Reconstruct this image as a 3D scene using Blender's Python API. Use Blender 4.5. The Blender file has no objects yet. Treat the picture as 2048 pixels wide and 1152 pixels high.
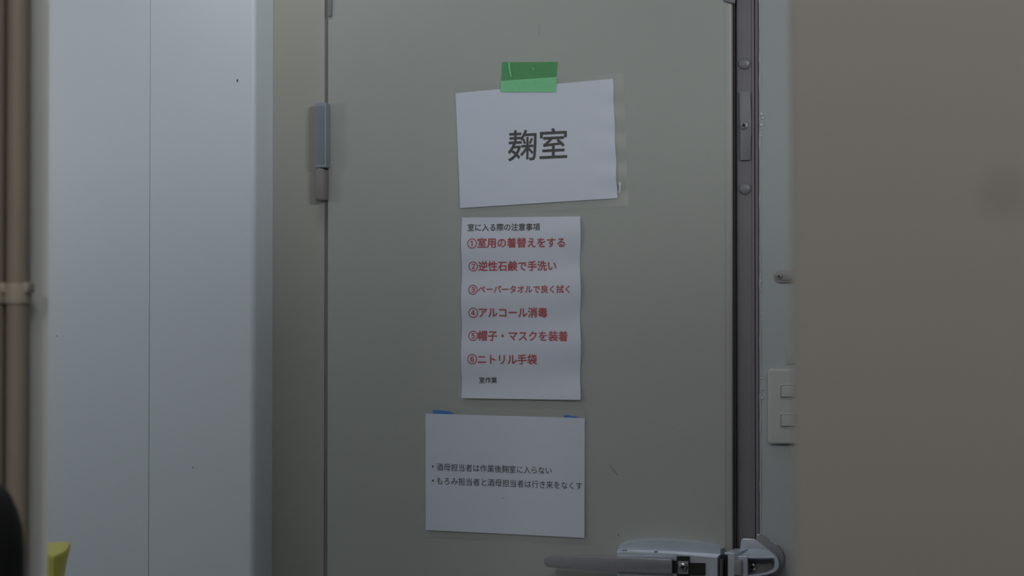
import bpy, bmesh, math, random
from mathutils import Vector, Matrix

# ------------------------------------------------------------------ camera, world, lights
SC = bpy.context.scene
COL = SC.collection
W, H = 2048, 1152
FPX = 3584.0                        # focal length in pixels of the 2048 wide frame (63 mm)
YAW, PITCH = math.radians(17.0), math.radians(0.77)
CAM = Vector((0, 0, 1.45))
DOOR_Y = 3.06                       # plane of the door leaf's face

cam_d = bpy.data.cameras.new('camera')
cam = bpy.data.objects.new('camera', cam_d)
COL.objects.link(cam)
cam.location = CAM
cam.rotation_euler = (math.pi / 2 + PITCH, 0, YAW)
cam_d.sensor_width = 36.0
cam_d.lens = FPX * 36.0 / W
cam_d.clip_start = 0.02
cam_d.dof.use_dof = True
cam_d.dof.focus_distance = 3.18
cam_d.dof.aperture_fstop = 5.6
SC.camera = cam

SC.view_settings.view_transform = 'Standard'
SC.view_settings.look = 'None'
SC.view_settings.exposure = 0.0
SC.view_settings.gamma = 1.0
SC.view_settings.use_curve_mapping = False

world = bpy.data.worlds.new('world')
SC.world = world
world.use_nodes = True
wb = world.node_tree.nodes['Background']
wb.inputs[0].default_value = (0.95, 0.97, 1.0, 1)
wb.inputs[1].default_value = 0.004


def area(name, loc, size, power, color, target=None):
    l = bpy.data.lights.new(name, 'AREA')
    l.shape = 'RECTANGLE'
    l.size, l.size_y = size
    l.energy = power
    l.color = color
    o = bpy.data.objects.new(name, l)
    o.location = loc
    if target is not None:
        d = Vector(target) - Vector(loc)
        o.rotation_euler = d.to_track_quat('-Z', 'Y').to_euler()
    COL.objects.link(o)
    return o


# unseen lights added and tuned for brightness: over the door, to the left of it, to the right, beyond the partition, and in the entry space
COOL = (0.95, 0.98, 1.0)
area('door_fill', (-1.3, 2.7, 2.42), (0.3, 0.1), 1.08, COOL)
area('far_left_fill', (-2.7, 2.6, 2.42), (0.3, 0.3), 3.0, COOL)
area('left_wall_fill', (-3.0, 1.9, 1.9), (0.3, 0.3), 2.9, COOL, (-1.5, 3.0, 1.4))
area('partition_fill', (0.6, 1.0, 2.27), (0.15, 0.15), 12.0, COOL, (-1.4, 3.0, 1.9))
area('side_fill', (1.6, 0.6, 2.43), (0.15, 0.15), 15.7, COOL, (-1.4, 3.0, 1.9))
area('entry_fill', (-1.1, 0.0, 2.42), (0.3, 0.3), 15.6, (1.0, 0.985, 0.96))
area('opening_fill', (-0.7, 0.95, 2.42), (0.5, 0.2), 3.5, (1.0, 0.985, 0.96))

# ------------------------------------------------------------------ helpers
RM = cam.rotation_euler.to_matrix()
CU, SU = math.cos, math.sin


def ray(px, py):
    return RM @ Vector(((px - W / 2) / FPX, (H / 2 - py) / FPX, -1.0))


def at(px, py, Y=DOOR_Y):
    """the point of the wall-parallel plane y = Y seen at a photograph pixel"""
    d = ray(px, py)
    return CAM + d * (Y / d.y)


def X(px, Y=DOOR_Y):
    return at(px, 624, Y).x


def Z(py, px=1024, Y=DOOR_Y):
    return at(px, py, Y).z


def srgb(h):
    h = h.lstrip('#')
    out = []
    for i in (0, 2, 4):
        c = int(h[i:i + 2], 16) / 255
        out.append(c / 12.92 if c <= 0.04045 else ((c + 0.055) / 1.055) ** 2.4)
    return (*out, 1)


def mat(name, color, rough=0.5, metal=0.0, var=0.03, scale=18.0, bump=0.0, bscale=220.0, spec=0.5, sheen=0.0):
    m = bpy.data.materials.new(name)
    m.use_nodes = True
    nt = m.node_tree
    b = nt.nodes['Principled BSDF']
    b.inputs['Roughness'].default_value = rough
    b.inputs['Metallic'].default_value = metal
    b.inputs['Specular IOR Level'].default_value = spec
    if sheen:
        b.inputs['Sheen Weight'].default_value = sheen
    c = srgb(color) if isinstance(color, str) else (*color, 1)
    tc = nt.nodes.new('ShaderNodeTexCoord')
    n = nt.nodes.new('ShaderNodeTexNoise')
    n.inputs['Scale'].default_value = scale
    n.inputs['Detail'].default_value = 5
    nt.links.new(tc.outputs['Object'], n.inputs['Vector'])
    r = nt.nodes.new('ShaderNodeValToRGB')
    r.color_ramp.elements[0].position = 0.3
    r.color_ramp.elements[1].position = 0.7
    r.color_ramp.elements[0].color = tuple(v * (1 - var) for v in c[:3]) + (1,)
    r.color_ramp.elements[1].color = tuple(min(1, v * (1 + var)) for v in c[:3]) + (1,)
    nt.links.new(n.outputs['Fac'], r.inputs['Fac'])
    nt.links.new(r.outputs['Color'], b.inputs['Base Color'])
    if bump:
        n2 = nt.nodes.new('ShaderNodeTexNoise')
        n2.inputs['Scale'].default_value = bscale
        n2.inputs['Detail'].default_value = 3
        nt.links.new(tc.outputs['Object'], n2.inputs['Vector'])
        bp = nt.nodes.new('ShaderNodeBump')
        bp.inputs['Strength'].default_value = bump
        bp.inputs['Distance'].default_value = 0.002
        nt.links.new(n2.outputs['Fac'], bp.inputs['Height'])
        nt.links.new(bp.outputs['Normal'], b.inputs['Normal'])
    return m


def film(name, tint, haze, gloss_rough=0.25, gloss=0.04):
    """thin clear plastic: mostly see-through, a little milky, a little shiny"""
    m = bpy.data.materials.new(name)
    m.use_nodes = True
    nt = m.node_tree
    nt.nodes.clear()
    out = nt.nodes.new('ShaderNodeOutputMaterial')
    tr = nt.nodes.new('ShaderNodeBsdfTransparent')
    tr.inputs[0].default_value = (*tint[:3], 1)
    df = nt.nodes.new('ShaderNodeBsdfDiffuse')
    df.inputs[0].default_value = (0.8, 0.81, 0.82, 1)
    gl = nt.nodes.new('ShaderNodeBsdfGlossy')
    gl.inputs['Roughness'].default_value = gloss_rough
    m1 = nt.nodes.new('ShaderNodeMixShader')
    m1.inputs[0].default_value = haze
    nt.links.new(tr.outputs[0], m1.inputs[1])
    nt.links.new(df.outputs[0], m1.inputs[2])
    m2 = nt.nodes.new('ShaderNodeMixShader')
    m2.inputs[0].default_value = gloss
    nt.links.new(m1.outputs[0], m2.inputs[1])
    nt.links.new(gl.outputs[0], m2.inputs[2])
    nt.links.new(m2.outputs[0], out.inputs[0])
    return m


def tape_mat(name, color, through, opacity):
    m = bpy.data.materials.new(name)
    m.use_nodes = True
    nt = m.node_tree
    nt.nodes.clear()
    out = nt.nodes.new('ShaderNodeOutputMaterial')
    tr = nt.nodes.new('ShaderNodeBsdfTransparent')
    tr.inputs[0].default_value = srgb(through)
    b = nt.nodes.new('ShaderNodeBsdfPrincipled')
    b.inputs['Base Color'].default_value = srgb(color)
    b.inputs['Roughness'].default_value = 0.45
    n = nt.nodes.new('ShaderNodeTexNoise')
    n.inputs['Scale'].default_value = 260
    mp = nt.nodes.new('ShaderNodeMapRange')
    mp.inputs['To Min'].default_value = opacity - 0.06
    mp.inputs['To Max'].default_value = opacity + 0.06
    tc = nt.nodes.new('ShaderNodeTexCoord')
    nt.links.new(tc.outputs['Object'], n.inputs['Vector'])
    nt.links.new(n.outputs['Fac'], mp.inputs['Value'])
    mx = nt.nodes.new('ShaderNodeMixShader')
    nt.links.new(mp.outputs[0], mx.inputs[0])
    nt.links.new(tr.outputs[0], mx.inputs[1])
    nt.links.new(b.outputs[0], mx.inputs[2])
    nt.links.new(mx.outputs[0], out.inputs[0])
    return m


M = {
    'white_panel': mat('white_panel', '#dfe6ee', 0.45, var=0.012, scale=3, bump=0.05),
    'door_paint': mat('door_paint', '#adb1ad', 0.42, var=0.02, scale=2.2, bump=0.06, bscale=320),
    'jamb_paint': mat('jamb_paint', '#adada4', 0.5, var=0.02, scale=3, bump=0.06, bscale=320),
    'wall_paint': mat('wall_paint', '#b0b6b9', 0.5, var=0.02, scale=3, bump=0.08),
    'tan_wall': mat('tan_wall', '#928d87', 0.7, var=0.02, scale=2),
    'grey_wall': mat('grey_wall', '#dfe1de', 0.7, var=0.02, scale=2),
    'frame_metal': mat('frame_metal', '#7d7a80', 0.45, metal=0.1, var=0.03, scale=25),
    'frame_cap': mat('frame_cap', '#86868a', 0.42, metal=0.15, var=0.02),
    'gasket': mat('gasket', '#1c1c1d', 0.7, var=0.05),
    'brown_gasket': mat('brown_gasket', '#4a4644', 0.7, var=0.05),
    'channel': mat('channel', '#8a8785', 0.5, metal=0.1, var=0.03),
    'silver': mat('silver', '#cfd8e6', 0.28, metal=0.3, var=0.03, scale=60),
    'silver_dark': mat('silver_dark', '#9a9ca2', 0.4, metal=0.35, var=0.04, scale=60),
    'lever_metal': mat('lever_metal', '#a6a6ad', 0.28, metal=0.5, var=0.04, scale=80),
    'hinge_grey': mat('hinge_grey', '#9aa3ac', 0.4, metal=0.25, var=0.02),
    'hinge_panel': mat('hinge_panel', '#838a95', 0.5, metal=0.1, var=0.02),
    'hinge_plastic': mat('hinge_plastic', '#87827f', 0.55, var=0.05, scale=80),
    'black': mat('black_plastic', '#161617', 0.5, var=0.05),
    'steel': mat('screw_steel', '#a9abad', 0.28, metal=0.9, var=0.02),
    'bead': mat('sealant_bead', '#b4babd', 0.4, var=0.03),
    'sealant': mat('sealant', '#d9dddf', 0.35, var=0.03),
    'paper': mat('paper', '#e2e6f8', 0.55, var=0.008, scale=40),
    'ink': mat('black_ink', '#0b0a0e', 0.6, var=0.02),
    'red_ink': mat('red_ink', '#b92a36', 0.6, var=0.02),
    'switch': mat('switch_plastic', '#c2c6c4', 0.35, var=0.01),
    'pipe': mat('pipe_paint', '#8c8275', 0.5, var=0.05, scale=12),
    'clamp': mat('clamp_paint', '#a39a8c', 0.45, var=0.05),
    'yellow': mat('yellow_plastic', '#d9d156', 0.5, var=0.03),
    'cloth': mat('black_cloth', '#0a0a0b', 0.9, var=0.15, scale=60, bump=0.3),
    'wood': mat('hanger_wood', '#7a5a3a', 0.5, var=0.1),
    'floor': mat('floor_paint', '#7d8280', 0.5, var=0.05, scale=4),
    'ceiling': mat('ceiling_paint', '#c9cbc9', 0.7, var=0.02),
    'film': film('laminate_film', (0.995, 0.998, 0.995), 0.042, gloss=0.025),
    'green_tape': tape_mat('green_tape', '#a6d6b0', '#d8f8e0', 0.12),
    'green_tape_lifted': tape_mat('green_tape_lifted', '#a5f6bf', '#d0f6dc', 0.60),
    'blue_tape': mat('blue_tape', '#1f7cd6', 0.5, var=0.08, scale=120),
    'bracket': mat('bracket_paint', '#989695', 0.4, metal=0.1, var=0.02),
    'speck': mat('dark_speck', '#3a3a38', 0.6),
    'scuff': mat('blue_scuff', '#8d90a0', 0.6),
}

def link(o, m=None, parent=None):
    COL.objects.link(o)
    if m is not None:
        o.data.materials.append(m)
    if parent is not None:
        o.parent = parent
        o.matrix_parent_inverse = Matrix.Identity(4)
        o.location = o.location - wloc(parent)
    return o


def wloc(o):
    v = Vector((0, 0, 0))
    while o is not None:
        v += o.location
        o = o.parent
    return v


def finish(name, bm, m, parent=None, smooth=True):
    """one mesh object; its origin at the middle of its base"""
    bmesh.ops.recalc_face_normals(bm, faces=bm.faces[:])
    c = Vector((0, 0, 0))
    xs = [v.co for v in bm.verts]
    c.x = (min(v.x for v in xs) + max(v.x for v in xs)) / 2
    c.y = (min(v.y for v in xs) + max(v.y for v in xs)) / 2
    c.z = min(v.z for v in xs)
    for v in bm.verts:
        v.co -= c
    me = bpy.data.meshes.new(name)
    bm.to_mesh(me)
    bm.free()
    if smooth:
        for p in me.polygons:
            p.use_smooth = True
        me.set_sharp_from_angle(angle=math.radians(35))
    o = bpy.data.objects.new(name, me)
    o.location = c
    return link(o, m, parent)


def empty(name, loc):
    o = bpy.data.objects.new(name, None)
    o.location = loc
    o.empty_display_size = 0.05
    COL.objects.link(o)
    return o


def tag(o, label, cat, group=None):
    o['label'] = label
    o['category'] = cat
    if group:
        o['group'] = group
    return o


def struct(o):
    o['kind'] = 'structure'
    return o


def bevel_all(bm, w, seg=2, angle=30):
    es = [e for e in bm.edges if len(e.link_faces) == 2 and e.calc_face_angle(0) > math.radians(angle)]
    if es and w > 0:
        bmesh.ops.bevel(bm, geom=es, offset=w, segments=seg, profile=0.6, affect='EDGES', clamp_overlap=True)


def box(a, b, bev=0.0, seg=2):
    bm = bmesh.new()
    bmesh.ops.create_cube(bm, size=1)
    a, b = Vector(a), Vector(b)
    for v in bm.verts:
        v.co = Vector(((a.x + b.x) / 2 + v.co.x * (b.x - a.x), (a.y + b.y) / 2 + v.co.y * (b.y - a.y),
                       (a.z + b.z) / 2 + v.co.z * (b.z - a.z)))
    bevel_all(bm, bev, seg)
    return bm


def prism(pts, vec, bev=0.0, seg=2):
    """a closed outline of points extruded along vec"""
    bm = bmesh.new()
    lo = [bm.verts.new(Vector(p)) for p in pts]
    hi = [bm.verts.new(Vector(p) + Vector(vec)) for p in pts]
    n = len(pts)
    bm.faces.new(lo)
    bm.faces.new(hi[::-1])
    for i in range(n):
        bm.faces.new((lo[i], lo[(i + 1) % n], hi[(i + 1) % n], hi[i]))
    bmesh.ops.recalc_face_normals(bm, faces=bm.faces[:])
    bevel_all(bm, bev, seg)
    return bm


def plate(pixels, Yf, depth, bev=0.0, seg=2):
    """outline given on the plane y=Yf, extruded away from the camera by depth"""
    return prism([at(px, py, Yf) for px, py in pixels], (0, depth, 0), bev, seg)


def rounded(x0, y0, x1, y1, r, n=6):
    pts = []
    for cx, cy, a0 in ((x1 - r, y0 + r, -90), (x1 - r, y1 - r, 0), (x0 + r, y1 - r, 90), (x0 + r, y0 + r, 180)):
        for i in range(n + 1):
            a = math.radians(a0 + 90 * i / n)
            pts.append((cx + r * math.cos(a), cy + r * math.sin(a)))
    return pts


def merge(*bms):
    out = bmesh.new()
    for b in bms:
        me = bpy.data.meshes.new('tmp')
        b.to_mesh(me)
        out.from_mesh(me)
        b.free()
        bpy.data.meshes.remove(me)
    return out


def lathe(profile, center, axis='Y', n=32):
    """profile of (radius, distance along axis); revolved round the axis through center"""
    bm = bmesh.new()
    rings = []
    for r, h in profile:
        ring = []
        for i in range(n):
            a = 2 * math.pi * i / n
            c, s = r * math.cos(a), r * math.sin(a)
            p = {'Y': Vector((c, h, s)), 'Z': Vector((c, s, h)), 'X': Vector((h, c, s))}[axis]
            ring.append(bm.verts.new(Vector(center) + p))
        rings.append(ring)
    for a, b in zip(rings, rings[1:]):
        for i in range(n):
            bm.faces.new((a[i], a[(i + 1) % n], b[(i + 1) % n], b[i]))
    bm.faces.new(rings[0])
    bm.faces.new(rings[-1][::-1])
    return bm


def loft(rings, closed_ends=True):
    bm = bmesh.new()
    R = [[bm.verts.new(Vector(p)) for p in r] for r in rings]
    n = len(R[0])
    for a, b in zip(R, R[1:]):
        for i in range(n):
            bm.faces.new((a[i], a[(i + 1) % n], b[(i + 1) % n], b[i]))
    if closed_ends:
        bm.faces.new(R[0])
        bm.faces.new(R[-1][::-1])
    return bm


def screw(name, px, py, Y, r, parent, rot=0.5, head='steel'):
    """cross-head screw on the plane y=Y facing the camera"""
    c = at(px, py, Y)
    bm = lathe([(r, 0.0), (r, -0.3 * r), (r * 0.88, -0.5 * r), (r * 0.6, -0.62 * r), (0.02 * r, -0.66 * r)], c, 'Y', 28)
    o = finish(name, bm, M[head], parent)
    s = []
    for k in (0, 1):
        a = rot + k * math.pi / 2
        d, e = Vector((math.cos(a), 0, math.sin(a))), Vector((-math.sin(a), 0, math.cos(a)))
        q = [c + d * (i * 0.55 * r) + e * (j * 0.14 * r) + Vector((0, -0.60 * r, 0)) for i, j in ((-1, -1), (1, -1), (1, 1), (-1, 1))]
        s.append(prism(q, (0, -0.09 * r, 0)))
    finish('screw_recess', merge(*s), M['black'], o)
    return o


# ------------------------------------------------------------------ the room shell
FLOOR_B, CEIL = 0.0, 2.47
LEFT_Y = 2.985                       # face of the white panel wall, a little in front of the door wall
RET_X = X(543)                       # where the white panel wall turns back to the door frame
FR_L, FR_R = X(646.5), X(655.5)      # dark channel beside the hinges
DOOR_L, DOOR_R = X(655.0), X(1464.0)
DOOR_TOP = Z(-60, 1060)

struct(finish('floor', box((-3.2, -1.6, -0.1), (2.4, 3.3, 0.0)), M['floor'], smooth=False))
struct(finish('ceiling', box((-3.2, -1.6, CEIL), (2.4, 3.3, CEIL + 0.1)), M['ceiling'], smooth=False))

# white sandwich panel wall on the left: rounded corner, one joint
sx = X(298.5, LEFT_Y)
g = 0.0005
r = 0.010
pts = [(-3.2, LEFT_Y), (sx - g - 0.0005, LEFT_Y), (sx - g, LEFT_Y + 0.0006), (sx - g, LEFT_Y + 0.003), (sx + g, LEFT_Y + 0.003),
       (sx + g, LEFT_Y + 0.0006), (sx + g + 0.0005, LEFT_Y)]
for i in range(9):
    a = math.radians(-90 + 90 * i / 8)
    pts.append((RET_X - r + r * math.cos(a), LEFT_Y + r + r * math.sin(a)))
pts += [(RET_X, 3.3), (-3.2, 3.3)]
wl = struct(finish('wall_left', prism([(x, y, 0) for x, y in pts], (0, 0, CEIL)), M['white_panel']))
sp = [(474.5, 161, 1.3, 3.2), (385, 935, 1.0, 1.0), (113, 672, 1, 1)]
finish('speck', merge(*[plate([(x + a * math.cos(t * math.pi / 4), y + b * math.sin(t * math.pi / 4)) for t in range(8)],
                              LEFT_Y - 0.0006, 0.001) for x, y, a, b in sp]), M['speck'], wl)

# door frame panel left of the door, header, and the wall to the right
FRAME_Y = DOOR_Y + 0.004
HEAD_Z = DOOR_TOP + 0.045
struct(finish('trim_1', box((RET_X, FRAME_Y, 0), (FR_L, 3.3, HEAD_Z + 0.2), 0.0008), M['jamb_paint']))
struct(finish('trim_2', box((FR_L, FRAME_Y + 0.0025, 0), (FR_R + 0.002, 3.3, HEAD_Z), 0.0), M['channel']))
WR = X(1517.5, FRAME_Y)
bm = box((WR, FRAME_Y, 0), (2.4, 3.3, CEIL), 0.004)
struct(finish('wall_back', bm, M['wall_paint']))
struct(finish('wall_header', box((RET_X, FRAME_Y + 0.001, HEAD_Z), (WR, 3.3, CEIL)), M['jamb_paint'], smooth=False))

# right hand frame: folded aluminium section, seen from the front
Y0 = FRAME_Y
def fx(px, y): return (X(px, y), y)
sec = [fx(1462, Y0 + 0.030), fx(1468.5, Y0 + 0.030), fx(1468.5, Y0 + 0.010), fx(1472.3, Y0 + 0.010), fx(1472.8, Y0 + 0.014), fx(1473.6, Y0 + 0.014),
       fx(1474.0, Y0 + 0.003), fx(1474.8, Y0 + 0.0015), fx(1475.8, Y0 + 0.003), fx(1476.4, Y0 + 0.006), fx(1503.0, Y0 + 0.006),
       fx(1504.4, Y0 + 0.0035), fx(1509.2, Y0 + 0.0035), fx(1509.6, Y0 + 0.008), fx(1510.8, Y0 + 0.008), fx(1511.2, Y0 + 0.002), fx(1516.5, Y0 + 0.001),
       (WR + 0.001, Y0 + 0.006), (WR + 0.001, 3.29), (X(1462), 3.29)]
fr = struct(finish('trim_3', prism([(x, y, 0) for x, y in sec], (0, 0, HEAD_Z)), M['frame_metal']))
finish('gasket', box((DOOR_R - 0.004, DOOR_Y + 0.028, 0.01), (X(1469.5, Y0 + 0.03), DOOR_Y + 0.035, HEAD_Z - 0.02)), M['gasket'], fr)
finish('gasket_lip', box((X(1468.6, Y0 + 0.008), Y0 + 0.0075, 0.01), (X(1471.6, Y0 + 0.008), Y0 + 0.0115, HEAD_Z - 0.02), 0.001), M['brown_gasket'], fr)
for px, py in ((1489, 127.5), (1490.3, 377.5)):
    R_ = 11.8 / 1145
    c = at(px, py, Y0 + 0.006)
    finish('cap', lathe([(R_, 0.0), (R_, -0.0015), (R_ * 0.93, -0.0028), (R_ * 0.7, -0.0042), (R_ * 0.4, -0.005), (0.0003, -0.0053)], c), M['frame_cap'], fr)
yS = Y0 + 0.0005
st = finish('strike_plate', plate([(1479, 184), (1480, 183), (1498, 182.5), (1499.5, 184), (1502, 235), (1502, 262), (1499.5, 319), (1498, 320.5), (1482, 320.5), (1480.5, 319)],
                                  yS, 0.006, 0.0011), M['frame_cap'], fr)
screw('screw', 1488.5, 251, yS, 8.2 / 1145, st, head='silver_dark')

# sealant bead between the right frame and the wall
random.seed(4)
bm = bmesh.new()
prev = None
zs = [i * 0.006 for i in range(int(HEAD_Z / 0.006))]
for z in zs:
    rr = 0.0016 + 0.0007 * math.sin(z * 37) * math.sin(z * 91) + random.uniform(-0.0003, 0.0003)
    ring = []
    for k in range(6):
        a = 2 * math.pi * k / 6
        ring.append(bm.verts.new((WR + 0.0026 + rr * math.cos(a), Y0 + 0.0003 + rr * 0.9 * math.sin(a), z)))
    if prev:
        for k in range(6):
            bm.faces.new((prev[k], prev[(k + 1) % 6], ring[(k + 1) % 6], ring[k]))
    prev = ring
blobs = []
for px, py, rr in ((1523, 229, 3), (1524.5, 236, 2.4), (1522.5, 250, 2.6), (1524, 258, 1.6), (1523, 272, 1.5), (1523.5, 757, 1.9), (1524, 779, 1.8), (1524.3, 796, 2.0),
                   (1521.8, 532, 1.1), (1521.5, 549, 1.2), (1522, 562, 1.2), (1522, 578, 1.1), (1522, 590, 1.2), (1525, 640, 1.2)):
    c = at(px, py, Y0 - 0.001)
    b2 = bmesh.new()
    bmesh.ops.create_icosphere(b2, subdivisions=2, radius=rr / 1145)
    for v in b2.verts:
        v.co = v.co * (1 + random.uniform(-0.25, 0.25)) + c
    blobs.append(b2)
finish('sealant_bead', bm, M['bead'], fr)
finish('sealant_drops', merge(*blobs), M['sealant'], fr)

# ------------------------------------------------------------------ the door
d = empty('door_1', ((DOOR_L + DOOR_R) / 2, DOOR_Y + 0.02, 0))
struct(d)
bx = X(1450.5)
sec = [(DOOR_L, DOOR_Y + 0.001), (DOOR_L + 0.001, DOOR_Y), (bx - 0.0006, DOOR_Y), (bx + 0.0004, DOOR_Y + 0.0008), (DOOR_R - 0.002, DOOR_Y + 0.0013),
       (DOOR_R - 0.0006, DOOR_Y + 0.0020), (DOOR_R, DOOR_Y + 0.0040), (DOOR_R, DOOR_Y + 0.027), (DOOR_L + 0.004, DOOR_Y + 0.027), (DOOR_L + 0.004, DOOR_Y + 0.006), (DOOR_L, DOOR_Y + 0.006)]
finish('door_leaf', prism([(x, y, 0.012) for x, y in sec], (0, 0, DOOR_TOP - 0.012)), M['door_paint'], d)
finish('speck', merge(*[plate([(x + a * math.cos(t * math.pi / 4), y + a * math.sin(t * math.pi / 4)) for t in range(8)], DOOR_Y - 0.0005, 0.001)
                        for x, y, a in ((1236.5, 1069.5, 1.3),)]), M['speck'], d)
finish('paint_fleck', merge(*[plate([(x + 1.1 * math.cos(t * math.pi / 4), y + 1.1 * math.sin(t * math.pi / 4)) for t in range(8)], DOOR_Y - 0.0004, 0.001) for x, y in ((661, 42), (664, 325))]), M['sealant'], d)
finish('scuff', plate([(1217, 929), (1220, 930), (1237, 949), (1236, 951), (1230, 946)], DOOR_Y - 0.0003, 0.0006), M['scuff'], d)
finish('scratch', plate([(1077.6, 50), (1078.4, 50), (1078.6, 72), (1077.8, 72)], DOOR_Y - 0.0002, 0.0004), M['scuff'], d)
# gasket end at the top left corner, trim tip at the top right corner
finish('edge_trim', plate([(655.5, -8), (663, -8), (662.6, 28), (660.5, 32), (656, 34), (655.2, 30)], DOOR_Y - 0.005, 0.005, 0.0012), M['frame_cap'], d)
finish('corner_trim', plate([(1447, -8), (1470, -8), (1469.5, 6.3), (1467, 6.6), (1450, 2.6), (1448, 1)], DOOR_Y - 0.004, 0.0045, 0.0008), M['frame_cap'], d)

# hinge: cap with an inset panel, and the pin barrel below it
h = empty('hinge', at(642, 405, DOOR_Y))
h.parent = d
h.location -= d.location
YH = DOOR_Y - 0.022
hc = finish('hinge_cap', plate(rounded(629.5, 204.5, 651.5, 335, 3), YH, 0.022, 0.0025, 3), M['hinge_grey'], h)
finish('inset_panel', plate(rounded(630, 212, 648.5, 328.5, 2.2), YH - 0.0006, 0.001, 0.0003), M['hinge_panel'], hc)
rad = 12.2 / 1085
c0, c1 = at(642, 401, YH + 0.012), at(642, 340, YH + 0.012)
prof = [(rad * 0.82, 0), (rad * 0.97, 0.002), (rad, 0.004), (rad, c1.z - c0.z - 0.0015), (rad * 0.93, c1.z - c0.z)]
finish('hinge_barrel', merge(lathe(prof, c0, 'Z', 32), box((c0.x - 0.002, c0.y, c0.z + 0.001), (c0.x + rad, DOOR_Y, c1.z - 0.001), 0.001)), M['hinge_plastic'], h)
finish('hinge_pin', lathe([(rad * 0.55, 0), (rad * 0.55, 0.012)], at(642, 342, YH + 0.012), 'Z', 20), M['silver_dark'], h)

# ---- lever handle with its housing
L = empty('lever_handle', at(1340, 1180, DOOR_Y))
L.parent = d
L.location -= d.location
SH = 0.056                            # stand-off of the housing's front plate
RIM = 0.031                           # depth of the arched rim behind the shelf
def interp(pts, x):
    for (x0, y0), (x1, y1) in zip(pts, pts[1:]):
        if x <= x1:
            return y0 + (y1 - y0) * max(0.0, (x - x0)) / (x1 - x0)
    return pts[-1][1]
arch_out = [(1234.5, 1101), (1236.5, 1096.5), (1239.5, 1091.5), (1243.4, 1087), (1249, 1083.6), (1255, 1081), (1266, 1079), (1278.6, 1077.6), (1302, 1076), (1325.5, 1076), (1343, 1076.9), (1360.6, 1078),
            (1378, 1079.4), (1396, 1081), (1411, 1083.2), (1425, 1085.8), (1434, 1088.2), (1442.7, 1091), (1449, 1095)]
arch_in = [(1234.5, 1101.5), (1239, 1097), (1244, 1092), (1250.5, 1088), (1258, 1085.6), (1267, 1084), (1284, 1082.4), (1302, 1081.4), (1320, 1081.4), (1337, 1082), (1372, 1084.6), (1407.5, 1088), (1428.6, 1092.8), (1440, 1097.5), (1449, 1104)]
floor_l = [(1234.5, 1101.8), (1244, 1099.3), (1337, 1102.3), (1437, 1108.2), (1449, 1109)]
lip_l = [(1234.5, 1104), (1240, 1103.2), (1337, 1107.2), (1433, 1115.4), (1449, 1117)]
rings = []
for i, (px, po) in enumerate(arch_out):
    u = (px - 1234.5) / 214.5
    pf = 1235 + (1434.5 - 1235) * u        # the front plate is a little narrower than the rim behind it
    pr = 1235.5 + (1441 - 1235.5) * u
    pi, fl, lp = interp(arch_in, pr), interp(floor_l, pr), interp(lip_l, pf)
    pi = min(pi, fl - 0.2)
    rings.append([at(px, po, DOOR_Y), at(pr + (px - pr) * 0.12, pi - 0.7, DOOR_Y - RIM + 0.003), at(pr, pi - 0.1, DOOR_Y - RIM + 0.0005), at(pr, pi + 0.12, DOOR_Y - RIM - 0.0006),
                  at(pr, fl - 0.1, DOOR_Y - RIM - 0.001), at(pr, fl, DOOR_Y - RIM - 0.0012), at(pf, lp - 0.9, DOOR_Y - SH + 0.0016), at(pf, lp - 0.3, DOOR_Y - SH + 0.0004), at(pf, lp + 0.9, DOOR_Y - SH - 0.0004),
                  at(pf, lp + 2, DOOR_Y - SH), at(pf, 1212, DOOR_Y - SH), at(pf, 1216, DOOR_Y - SH * 0.9), at(px, 1216, DOOR_Y)])
finish('housing', loft(rings), M['silver'], L)
finish('lip_screw', lathe([(0.0035, 0), (0.0035, 0.0012), (0.002, 0.002)], at(1312, 1104.2, DOOR_Y - SH + 0.006), 'Z', 16), M['silver_dark'], L)
finish('lip_mark', plate([(1244, 1100), (1255, 1099.6), (1254, 1101.3), (1245, 1101.6)], DOOR_Y - SH + 0.004, 0.001), M['steel'], L)
yb = DOOR_Y - SH - 0.003
finish('recess', merge(plate([(1353.5, 1112.5), (1379, 1113.5), (1379, 1200), (1353.5, 1200)], yb, 0.004), plate([(1340, 1121), (1356, 1122), (1356, 1147), (1340, 1146)], yb - 0.0004, 0.004),
                       plate([(1376, 1126), (1410, 1126.5), (1410, 1151), (1376, 1151)], yb - 0.0004, 0.004)), M['black'], L)
sq = finish('pivot_plate', plate([(1355.5, 1122.5), (1376.5, 1123), (1376.5, 1148.5), (1355.5, 1148)], yb - 0.004, 0.0045, 0.0006), M['silver_dark'], L)
screw('pivot_screw', 1366, 1133.5, yb - 0.004, 9.2 / 1150, sq, rot=0.35)
yl = DOOR_Y - SH - 0.014
out = []
for i in range(13):
    a = math.radians(90 + 180 * i / 12)
    out.append((1097 + 13 * math.cos(a), 1124 - 12.6 * math.sin(a)))
bar = out + [(1200, 1143.5), (1342.5, 1146.6), (1344, 1144.5), (1344, 1120.5), (1342.5, 1118.8), (1200, 1114.2)]
bm = prism([at(x, y, yl) + Vector((0, 0.010 * (1344 - x) / 250, 0)) for x, y in bar], (0, 0.011, 0))
es = [e for e in bm.edges if e.calc_face_angle(0) > math.radians(50)]
bmesh.ops.bevel(bm, geom=es, offset=0.0009, segments=2, profile=0.6, affect='EDGES', clamp_overlap=True)
finish('lever', bm, M['lever_metal'], L)
finish('lower_lever_edge', plate([(1238, 1149), (1344, 1151), (1344, 1175), (1238, 1172)], yl + 0.011, 0.006, 0.001), M['silver_dark'], L)
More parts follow.
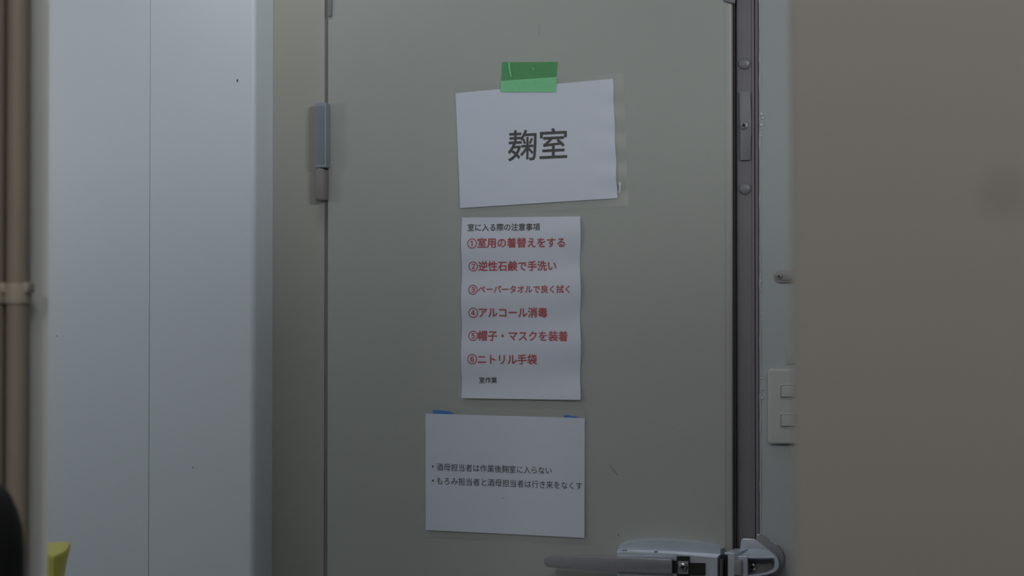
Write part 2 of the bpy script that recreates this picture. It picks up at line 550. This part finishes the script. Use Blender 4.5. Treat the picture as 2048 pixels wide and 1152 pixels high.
# latch block at the door's edge
YB = DOOR_Y - 0.036
finish('roller', lathe([(0.0036, 0), (0.0036, 0.045)], at(1443, 1171, DOOR_Y - 0.045), 'Z', 20), M['steel'], L)
finish('latch_gap_shade', plate([(1438, 1112), (1456, 1112), (1456, 1195), (1438, 1195)], YB, 0.02), M['black'], L)  # black plate stands in for the shade in the gap beside the roller

# ---- keeper on the frame
K = empty('latch_keeper', at(1515, 1190, DOOR_Y))
K.parent = fr
K.location -= wloc(fr)
yk = FRAME_Y
# base plate: rounded shield on the wall
base = [(1512, 1072), (1514.7, 1070.8), (1522, 1071.2), (1530, 1074.5), (1542, 1083.5), (1556, 1092), (1564, 1102), (1568, 1113), (1567.5, 1128), (1561, 1143), (1552, 1154), (1540, 1195), (1512, 1195)]
finish('base_plate', plate(base, yk - 0.010, 0.012, 0.003, 3), M['silver_dark'], K)
finish('sealant_edge', merge(*[(lambda c, q: ([setattr(v, 'co', v.co * q + c) for v in b3.verts], b3)[1])(at(px, py, yk - 0.006), 1)
                               for (px, py, rr) in [(1515 + 40 * i / 14, 1069.5 + 21 * i / 14 * (0.75 + 0.25 * i / 14), 1.7 + 0.6 * math.sin(i * 2.1)) for i in range(15)]
                               for b3 in [bmesh.new()] if bmesh.ops.create_icosphere(b3, subdivisions=2, radius=rr / 1145)]), M['sealant'], K)
# upright tab behind, arch in front
finish('tab', plate([(1480.3, 1098), (1481.3, 1085), (1483, 1079), (1486, 1077.2), (1508, 1078.2), (1513, 1080.8), (1538, 1101), (1540, 1118), (1480.3, 1118)], yk - 0.016, 0.008, 0.0011, 2), M['silver'], K)
yf = DOOR_Y - 0.045
def loft_px(front, yfr, back, ybk, bev=0.0008):
    bm = bmesh.new()
    a = [bm.verts.new(at(x, y, yfr)) for x, y in front]
    b = [bm.verts.new(at(x, y, ybk)) for x, y in back]
    n = len(a)
    bm.faces.new(a)
    bm.faces.new(b[::-1])
    for i in range(n):
        bm.faces.new((a[i], a[(i + 1) % n], b[(i + 1) % n], b[i]))
    bmesh.ops.recalc_face_normals(bm, faces=bm.faces[:])
    bevel_all(bm, bev, 2, 35)
    return bm
finish('front_block', loft_px([(1448.5, 1105), (1468.3, 1106.5), (1468.3, 1200), (1455.5, 1200), (1455.5, 1110), (1448.5, 1109)], yf,
                              [(1470, 1096.6), (1494, 1097.5), (1494, 1190), (1476, 1190), (1476, 1101), (1470, 1100)], yk - 0.018), M['silver'], K)
finish('striker_block', plate([(1468.5, 1120), (1470, 1119), (1481, 1119.5), (1483, 1121), (1483, 1149), (1481, 1151), (1468.5, 1150)], yf - 0.003, 0.02, 0.0012, 3), M['silver_dark'], K)
# arch: thick C-shaped strap bending round to the right, hollow in the middle
f_out = [(1476, 1112.3), (1500, 1114), (1525, 1113.6), (1549, 1112.5), (1556, 1118), (1558.5, 1127), (1557, 1137), (1550, 1144), (1535, 1149.5), (1494.5, 1155)]
f_in = [(1494.5, 1151.5), (1535, 1145.5), (1547, 1140), (1549.5, 1136), (1550.5, 1127), (1549.5, 1119), (1546, 1116.2), (1525, 1117), (1480, 1116.5)]
b_out = [(1500, 1098), (1512, 1097.6), (1530, 1099), (1540, 1101), (1551, 1108), (1555, 1120), (1554, 1133), (1547, 1141), (1533, 1147), (1497, 1152)]
b_in = [(1497, 1148), (1533, 1142.5), (1543, 1138), (1546, 1134), (1547, 1128), (1546, 1122), (1543, 1119), (1525, 1119.5), (1502, 1119)]
finish('arch', loft_px(f_out + f_in, yf + 0.008, b_out + b_in, yk - 0.017, 0.0005), M['silver'], K)
finish('cover_edge', plate(rounded(1476, 1112.6, 1494.8, 1200, 1.2), yf + 0.006, 0.012, 0.0008), M['silver'], K)
finish('arch_back', plate([(1480, 1116), (1535, 1116), (1546, 1126), (1546, 1142), (1535, 1150), (1480, 1152)], yk - 0.012, 0.010, 0.0008), M['channel'], K)
screw('screw', 1506, 1134, yk - 0.012, 8.5 / 1150, K, rot=0.2)

# ------------------------------------------------------------------ notices taped to the door
MESHCACHE = {}


def quad_fn(c):
    """pixel corners TL TR BR BL -> function (s,t) -> pixel"""
    tl, tr, br, bl = c
    return lambda s, t: tuple((tl[i] * (1 - s) + tr[i] * s) * (1 - t) + (bl[i] * (1 - s) + br[i] * s) * t for i in (0, 1))


def sheet(name, corners, off, m, parent, ns=24, nt=36, thick=0.0003, edge=None):
    q = quad_fn(corners)
    bm = bmesh.new()
    for side in (0, 1):
        V = []
        for j in range(nt + 1):
            row = []
            for i in range(ns + 1):
                px, py = q(i / ns, j / nt)
                if edge:
                    px, py = edge(i / ns, j / nt, px, py)
                p = at(px, py, DOOR_Y)
                p.y = DOOR_Y - off(px, py) + side * thick
                row.append(bm.verts.new(p))
            V.append(row)
        for j in range(nt):
            for i in range(ns):
                f = (V[j][i], V[j][i + 1], V[j + 1][i + 1], V[j + 1][i])
                bm.faces.new(f if side == 0 else f[::-1])
    return finish(name, bm, m, parent)


def text_mesh(body):
    c = bpy.data.curves.new('letters', 'FONT')
    c.body = body
    c.size = 1
    c.resolution_u = 4
    o = bpy.data.objects.new('letters', c)
    COL.objects.link(o)
    bpy.context.view_layer.update()
    ev = o.evaluated_get(bpy.context.evaluated_depsgraph_get())
    me = ev.to_mesh()
    v = [(p.co.x, p.co.y) for p in me.vertices]
    f = [tuple(p.vertices) for p in me.polygons]
    ev.to_mesh_clear()
    bpy.data.objects.remove(o)
    bpy.data.curves.remove(c)
    return v, f


REF = text_mesh('\u5ba4')
REF_H = max(p[1] for p in REF[0]) + min(p[1] for p in REF[0])     # twice the kanji's middle height


def lettering(name, rows, off, m, parent, stretch=1.06):
    """rows: (text, x0, y0, x1, y1, weight): ink runs from x0 to x1, its middle from y0 to y1"""
    bm = bmesh.new()
    for body, x0, y0, x1, y1, weight in rows:
        v, f = text_mesh(body)
        lo, hi = min(p[0] for p in v), max(p[0] for p in v)
        k = (x1 - x0) / (hi - lo)
        shifts = [(0, 0)] if not weight else [(weight * math.cos(a * math.pi / 4), weight * math.sin(a * math.pi / 4)) for a in range(8)] + [(0, 0)]
        for n_, (dx, dy) in enumerate(shifts):
            vs = []
            for a, b in v:
                s = (a - lo) / (hi - lo)
                px = x0 + (a - lo + dx) * k
                py = y0 + (y1 - y0) * s - (b - REF_H / 2 + dy) * k * stretch
                p = at(px, py, DOOR_Y)
                p.y = DOOR_Y - off(px, py) - 0.0003 - n_ * 0.000004
                vs.append(bm.verts.new(p))
            for t in f:
                try:
                    bm.faces.new([vs[i] for i in t])
                except ValueError:
                    pass
    return finish(name, bm, m, parent, smooth=False)


# --- first notice: landscape sheet under green tape
n1 = tag(empty('notice', at(1085, 420, DOOR_Y)), 'tilted laminated white notice with two large black characters, under the green tape', 'notice', 'laminated notices on the door')
o1 = lambda px, py: 0.0010 + 0.0030 * max(0, (py - 190) / 230) ** 2 + 0.0008 * max(0, (px - 1180) / 60) * math.sin(py / 9.0)
P1 = [(911.5, 186.5), (1226, 157.5), (1235, 396.5), (921.5, 416.5)]
wob = lambda s, t, px, py: (px + (0.7 * math.sin(t * 21) * s ** 8), py)
sheet('paper', P1, o1, M['paper'], n1, 28, 24, edge=wob)
lettering('lettering', [('\u9eb9\u5ba4', 1017, 291, 1134.5, 285.5, 0.010)], o1, M['ink'], n1, 1.08)
sheet('laminate', [(907.5, 174), (1246.5, 146), (1258, 412), (919, 432)], lambda x, y: o1(x, y) + 0.0007, M['film'], n1, 20, 20, 0.0001)
finish('torn_film', plate([(1236, 366), (1241, 363), (1242.5, 366), (1240, 386), (1236.5, 386), (1238.5, 374)], DOOR_Y - 0.0041, 0.0003), M['sealant'], n1)

tp = tag(empty('tape_strip', at(1058, 184, DOOR_Y)), 'short strip of green tape holding the top of the tilted notice', 'tape')
ot = lambda px, py: 0.0012 + (0.0014 if py > 160 else 0.0014 * max(0, (py - 150) / 10))
ragged = lambda s, t, px, py: (px + (0.8 * math.sin(py * 0.9) if s in (0, 1) else 0), py)
sheet('adhered_part', [(1004, 124.2), (1116, 123.6), (1113.6, 154.2), (1002.7, 162)], ot, M['green_tape'], tp, 20, 10, 0.0001, edge=ragged)
sheet('lifted_part', [(1002.7, 162.3), (1113.6, 154.5), (1112.3, 184.5), (1001.6, 184)], ot, M['green_tape_lifted'], tp, 20, 8, 0.0001, edge=lambda s, t, px, py: (px + (0.8 * math.sin(py * 0.9) if s in (0, 1) else 0), py + (0.5 * math.sin(s * 60) if t == 1 else 0)))
finish('tape_fleck', plate([(1064, 135.5), (1065.5, 135.2), (1068, 138.6), (1067, 139.2)], DOOR_Y - 0.0022, 0.0003), M['paper'], tp)
crease = [(1016, 125), (1020, 125), (1021, 140), (1024, 155), (1022, 156), (1018, 142)]
finish('crease', prism([at(x, y, DOOR_Y - 0.0014) for x, y in crease], (0, -0.0003, 0)), M['green_tape_lifted'], tp)

# --- second notice: tall sheet with red rules
n2 = tag(empty('notice', at(1043, 800, DOOR_Y)), 'tall white notice listing six red numbered rules, middle of the door', 'notice', 'laminated notices on the door')


def o2(px, py):
    w = math.sin((py - 452) / 112 * 2 * math.pi + 0.8 * (px - 1043) / 120)
    return 0.0026 + 0.0018 * w * (0.55 + 0.45 * abs(px - 1043) / 120) + 0.0025 * max(0, (py - 700) / 100) ** 2


e2 = lambda s, t, px, py: (px + (1.4 * math.sin((py - 452) / 112 * 2 * math.pi + 0.6) * (s ** 3) - 0.6 * math.sin((py - 452) / 112 * 2 * math.pi) * (1 - s) ** 3) * (1 if 0 < t < 1 else 0.3), py)
P2 = [(924, 435.2), (1161, 433), (1162, 799.5), (924, 796)]
sheet('paper', P2, o2, M['paper'], n2, 24, 60, edge=e2)
lettering('heading', [('\u5ba4\u306b\u5165\u308b\u969b\u306e\u6ce8\u610f\u4e8b\u9805', 936, 455, 1081, 453.7, 0.017)], o2, M['ink'], n2, 1.08)
lettering('footer', [('\u5ba4\u4f5c\u696d', 959.5, 760, 994.5, 760, 0.02)], o2, M['ink'], n2, 1.08)
B = 0.024
lettering('rules', [
    ('\u2460', 936.3, 486, 954.8, 486, 0.012), ('\u5ba4\u7528\u306e\u7740\u66ff\u3048\u3092\u3059\u308b', 956.5, 485.6, 1130.5, 484.6, B),
    ('\u2461', 938, 532, 956, 532, 0.012), ('\u9006\u6027\u77f3\u9e78\u3067\u624b\u6d17\u3044', 957.5, 532, 1112.5, 531.2, B),
    ('\u2462', 938, 578.6, 956, 578.6, 0.012), ('\u30da\u30fc\u30d1\u30fc\u30bf\u30aa\u30eb\u3067\u826f\u304f\u62ed\u304f', 957.5, 578.4, 1140.5, 578, B),
    ('\u2463', 938.4, 624.6, 957, 624.6, 0.012), ('\u30a2\u30eb\u30b3\u30fc\u30eb\u6d88\u6bd2', 959, 624.6, 1095, 624.8, B),
    ('\u2464', 937.6, 670.6, 956.2, 670.6, 0.012), ('\u5e3d\u5b50\u30fb\u30de\u30b9\u30af\u3092\u88c5\u7740', 957, 671, 1136, 672, B),
    ('\u2465', 936.4, 717, 955.2, 717, 0.012), ('\u30cb\u30c8\u30ea\u30eb\u624b\u888b', 957, 718, 1074.5, 718.6, B)], o2, M['red_ink'], n2, 1.07)
sheet('laminate', [(916.5, 430), (1163.8, 428.5), (1164.5, 801), (917.5, 797.5)], lambda x, y: o2(x, y) + 0.0008, M['film'], n2, 20, 48, 0.0001, edge=e2)

# --- third notice: landscape sheet with two lines
n3 = tag(empty('notice', at(1010, 1080, DOOR_Y)), 'wide laminated white notice with two lines of small black writing, lowest on the door', 'notice', 'laminated notices on the door')
o3 = lambda px, py: 0.0016 + 0.0022 * max(0, (py - 840) / 240) ** 2 + 0.0006 * math.sin((px - 850) / 320 * 9)
P3 = [(851.5, 827), (1170, 836), (1170, 1075.2), (852.8, 1059.5)]
sheet('paper', P3, o3, M['paper'], n3, 28, 24)
lettering('lettering', [('\u30fb', 864.8, 932.5, 868.4, 932.6, 0.01), ('\u9152\u6bcd\u62c5\u5f53\u8005\u306f\u4f5c\u696d\u5f8c\u9eb9\u5ba4\u306b\u5165\u3089\u306a\u3044', 874, 933.2, 1104, 940.6, 0.004),
                        ('\u30fb', 864.8, 960.4, 868.4, 960.5, 0.01), ('\u3082\u308d\u307f\u62c5\u5f53\u8005\u3068\u9152\u6bcd\u62c5\u5f53\u8005\u306f\u884c\u304d\u6765\u3092\u306a\u304f\u3059', 874.5, 960.8, 1165, 971.2, 0.004)],
          o3, M['ink'], n3, 1.1)
finish('dot', plate([(1006.4 + 1.0 * math.cos(i), 995.3 + 1.0 * math.sin(i)) for i in range(6)], DOOR_Y - 0.0035, 0.0002), M['ink'], n3)
sheet('laminate', [(841.5, 811), (1177.5, 822), (1179.5, 1088), (842.5, 1072)], lambda x, y: o3(x, y) + 0.0007, M['film'], n3, 20, 20, 0.0001)

bl = [(865, 820.5), (880, 820.2), (893, 822.2), (899, 821.8), (897, 824), (903, 823.5), (901, 825.5), (908, 826), (904, 829), (866, 829)]
t1 = finish('tape_piece', plate(bl, DOOR_Y - 0.0011, 0.0008), M['blue_tape'])
tag(t1, 'blue tape scrap behind the top left corner of the lowest notice', 'tape', 'blue tape scraps behind the lowest notice')
br_ = [(1127, 830.5), (1136, 830.2), (1143, 832.2), (1150, 832), (1156, 834.6), (1161, 834.6), (1160, 838), (1127.5, 837)]
t2 = finish('tape_piece', plate(br_, DOOR_Y - 0.0011, 0.0008), M['blue_tape'])
tag(t2, 'smaller blue tape scrap behind the top right corner of the lowest notice', 'tape', 'blue tape scraps behind the lowest notice')

# ------------------------------------------------------------------ fittings on the wall right of the frame
yw = FRAME_Y
s = tag(empty('light_switch', at(1570, 888, yw)), 'pale wall switch with two square rockers beside the door frame', 'light switch')
finish('plate', plate(rounded(1535.5, 737, 1616, 888, 7), yw - 0.011, 0.011, 0.0042, 4), M['switch'], s)
for k, (ya, yb2) in enumerate(((768, 798.5), (826.5, 857))):
    b = finish('rocker_frame', plate(rounded(1559, ya, 1593, yb2, 1.2), yw - 0.0118, 0.0012, 0.0004), M['switch'], s)
    finish('rocker', plate(rounded(1562.5, ya + 4, 1590, yb2 - 4.5, 2), yw - 0.0150, 0.004, 0.0010, 3), M['switch'], b)
    finish('gap', plate(rounded(1561, ya + 2.6, 1591.5, yb2 - 3, 1.2), yw - 0.0120, 0.0004), M['channel'], b)

a = tag(empty('wall_bracket', at(1575, 566, yw)), 'grey round-ended metal bracket screwed to the wall above the switch', 'bracket')
pts = [(1625, 541), (1561, 541)]
for i in range(1, 12):
    t = math.radians(90 + 180 * i / 12)
    pts.append((1561 + 12.3 * math.cos(t), 553.3 - 12.3 * math.sin(t)))
pts += [(1561, 565.6), (1625, 565.6)]
p = finish('bracket_plate', plate(pts, yw - 0.004, 0.004, 0.0012), M['bracket'], a)
finish('raised_strip', plate([(1566, 546.5), (1625, 546.5), (1625, 560.5), (1566, 560.5)], yw - 0.0056, 0.003, 0.0008), M['bracket'], a)
screw('screw', 1558.5, 552.5, yw - 0.004, 5.6 / 1150, a, head='silver_dark')
cp = finish('cover_plate', plate([(1573, 693), (1640, 693), (1640, 728), (1573, 728)], yw - 0.003, 0.003, 0.0006), M['wall_paint'])
tag(cp, 'thin grey cover plate on the wall just above the light switch', 'cover plate')

# ------------------------------------------------------------------ near walls, out of focus
RY = 1.14
xr0, xr1 = at(1576, 20, RY), at(1587, 1120, RY)
sl = (xr1.x - xr0.x) / (xr0.z - xr1.z)
xe = lambda z: xr1.x - sl * (z - xr1.z) if True else 0
PT = 2.2          # partition stops short of the ceiling; unseen top set to shape the light
bm = prism([(xe(0), RY, 0), (2.4, RY, 0), (2.4, RY, PT), (xe(PT), RY, PT)], (0, 0.09, 0), 0.004, 2)
wr_o = struct(finish('wall_entry_right', bm, M['tan_wall']))
# a faint dark smudge of dirt on the tan wall
nt = M['tan_wall'].node_tree
b_in_ = nt.nodes['Principled BSDF'].inputs['Base Color']
src = b_in_.links[0].from_socket
sp_ = at(2008, 388, RY) - wr_o.location
tc_ = nt.nodes.new('ShaderNodeTexCoord')
dist = nt.nodes.new('ShaderNodeVectorMath')
dist.operation = 'DISTANCE'
dist.inputs[1].default_value = sp_
mr = nt.nodes.new('ShaderNodeMapRange')
mr.interpolation_type = 'SMOOTHSTEP'
mr.inputs['From Min'].default_value = 0.004
mr.inputs['From Max'].default_value = 0.024
mr.inputs['To Min'].default_value = 0.22
mr.inputs['To Max'].default_value = 0.0
mixc = nt.nodes.new('ShaderNodeMixRGB')
mixc.inputs[2].default_value = srgb('#5a5854')
nt.links.new(tc_.outputs['Object'], dist.inputs[0])
nt.links.new(dist.outputs['Value'], mr.inputs['Value'])
nt.links.new(mr.outputs[0], mixc.inputs[0])
nt.links.new(src, mixc.inputs[1])
nt.links.new(mixc.outputs[0], b_in_)

LY = 1.70
LX, LX2 = X(62, LY), X(95, LY + 0.013)
sec = [(-3.2, LY), (LX - 0.002, LY), (LX, LY + 0.0008), (LX2 - 0.001, LY + 0.0122), (LX2, LY + 0.0145), (LX2 - 0.045, LY + 0.075), (-3.2, LY + 0.075)]
bm = prism([(x, y, 0) for x, y in sec], (0, 0, CEIL))
struct(finish('wall_entry_left', bm, M['grey_wall']))

py_ = LY - 0.02
def pipe(name, px0, px1, label):
    e = empty(name, (0, 0, 0))
    xa, xb = X(px0, py_), X(px1, py_)
    e.location = ((xa + xb) / 2, py_, 0)
    rr = (xb - xa) / 2 * 0.95
    finish('tube', lathe([(rr, 0), (rr, CEIL)], e.location, 'Z', 28), M['pipe'], e)
    zc = Z(588, (px0 + px1) / 2, py_)
    finish('coupling', lathe([(rr, -0.011), (rr * 1.13, -0.010), (rr * 1.16, -0.006), (rr * 1.16, 0.006), (rr * 1.13, 0.010), (rr, 0.011)], Vector((e.location.x, py_, zc)), 'Z', 28), M['clamp'], e)
    ear = merge(box((xb - 0.004, py_ - 0.008, zc + 0.001), (xb + 0.004, py_ + 0.006, zc + 0.012), 0.002), box((e.location.x - 0.005, py_ + rr * 0.8, zc - 0.008), (e.location.x + 0.002, LY, zc + 0.008), 0.001))
    finish('clamp_ear', ear, M['clamp'], e)
    tag(e, label, 'pipe', 'brown pipes by the left wall')
    return e
pipe('wall_pipe', 15, 57, 'brown vertical pipe with a clamp, nearest the grey wall edge')
pipe('wall_pipe', -32, 11, 'brown vertical pipe cut off by the left picture edge')

# yellow tapering tub on a small stool behind the wall edge
YY = 2.0
zt = Z(1114, 120, YY)
zb = zt - 0.10
rc, nc = X(133, YY + 0.05), X(108, YY)
plan = [(nc, YY), (rc, YY + 0.05), (rc - 0.045, YY + 0.14), (nc - 0.11, YY + 0.11)]
tcx, tcy = sum(p[0] for p in plan) / 4, sum(p[1] for p in plan) / 4
def tub_ring(z, k, rr=0.18):
    ring = []
    for i in range(4):
        p, q, r_ = Vector(plan[i]), Vector(plan[i - 1]), Vector(plan[(i + 1) % 4])
        a_, b_ = p + (q - p) * rr, p + (r_ - p) * rr
        for t in (0, 0.25, 0.5, 0.75, 1):
            v = a_ * (1 - t) ** 2 + p * (2 * t * (1 - t)) + b_ * t * t
            ring.append((tcx + (v.x - tcx) * k, tcy + (v.y - tcy) * k, z))
    return ring
tub = tag(empty('plastic_tub', (tcx, tcy, zb)), 'yellow tapering plastic tub half hidden by the grey wall edge at lower left', 'tub')
finish('tub_body', loft([tub_ring(zb, 0.44), tub_ring(zb + 0.05, 0.56), tub_ring(zt - 0.02, 0.82), tub_ring(zt - 0.005, 1.0), tub_ring(zt - 0.0015, 0.99), tub_ring(zt, 0.95), tub_ring(zt + 0.001, 0.4)]), M['yellow'], tub)
YY = tcy
st = tag(empty('stool', (tcx, YY, 0)), 'grey stool under the yellow tub', 'stool')
finish('seat', box((tcx - 0.15, YY - 0.14, zb - 0.03), (tcx + 0.1, YY + 0.14, zb), 0.004), M['grey_wall'], st)
for ax in (-0.13, 0.08):
    for ay in (-0.12, 0.12):
        finish('leg', box((tcx + ax - 0.015, YY + ay - 0.015, 0), (tcx + ax + 0.015, YY + ay + 0.015, zb - 0.03), 0.003), M['grey_wall'], st)

# unidentified black shape at the lower left corner, built as a jacket on a hanger
JY = 1.44
jz = Z(995, 0, JY)
jx = X(34, JY) - 0.249
j = tag(empty('jacket', (jx, JY, jz - 0.75)), 'black rounded shape out of focus at the lower left corner, built as a jacket', 'jacket')
def ell(cx, cy, a, b, z, n=28):
    return [(cx + a * math.cos(2 * math.pi * i / n), cy + b * math.sin(2 * math.pi * i / n), z) for i in range(n)]
body = [ell(jx, JY, 0.2, 0.07, jz - 0.72), ell(jx, JY, 0.2, 0.075, jz - 0.4), ell(jx, JY, 0.2, 0.078, jz - 0.12), ell(jx, JY, 0.19, 0.07, jz - 0.03), ell(jx, JY, 0.165, 0.055, jz + 0.015),
        ell(jx, JY, 0.12, 0.05, jz + 0.045), ell(jx, JY, 0.07, 0.045, jz + 0.075), ell(jx, JY, 0.06, 0.042, jz + 0.105)]
finish('jacket_body', loft(body), M['cloth'], j)
for sgn in (1, -1):
    sl_ = []
    for py, pe, rr in ((964, -50, 0.025), (972, -20, 0.034), (984, -6, 0.042), (1002, 3, 0.048), (1030, 13, 0.052), (1062, 21, 0.055), (1105, 25, 0.055), (1200, 26, 0.053), (1500, 20, 0.048), (1900, 14, 0.042)):
        cx = X(pe, JY) - rr * 0.85
        sl_.append([(jx + sgn * (cx - jx) + rr * 0.85 * math.cos(t), JY + rr * 1.1 * math.sin(t), Z(py, 0, JY)) for t in [2 * math.pi * i / 20 for i in range(20)]])
    finish('sleeve', loft(sl_), M['cloth'], j)
finish('hanger', lathe([(0.004, 0), (0.004, 0.09)], (jx, JY, jz + 0.1), 'Z', 12), M['steel'], j)
hk = finish('coat_hook', merge(box((jx - 0.015, LY - 0.012, jz + 0.13), (jx + 0.015, LY, jz + 0.24), 0.003), box((jx - 0.006, JY + 0.005, jz + 0.175), (jx + 0.006, LY, jz + 0.19), 0.003)), M['steel'])
tag(hk, 'steel coat hook on the grey wall above the black jacket', 'hook')
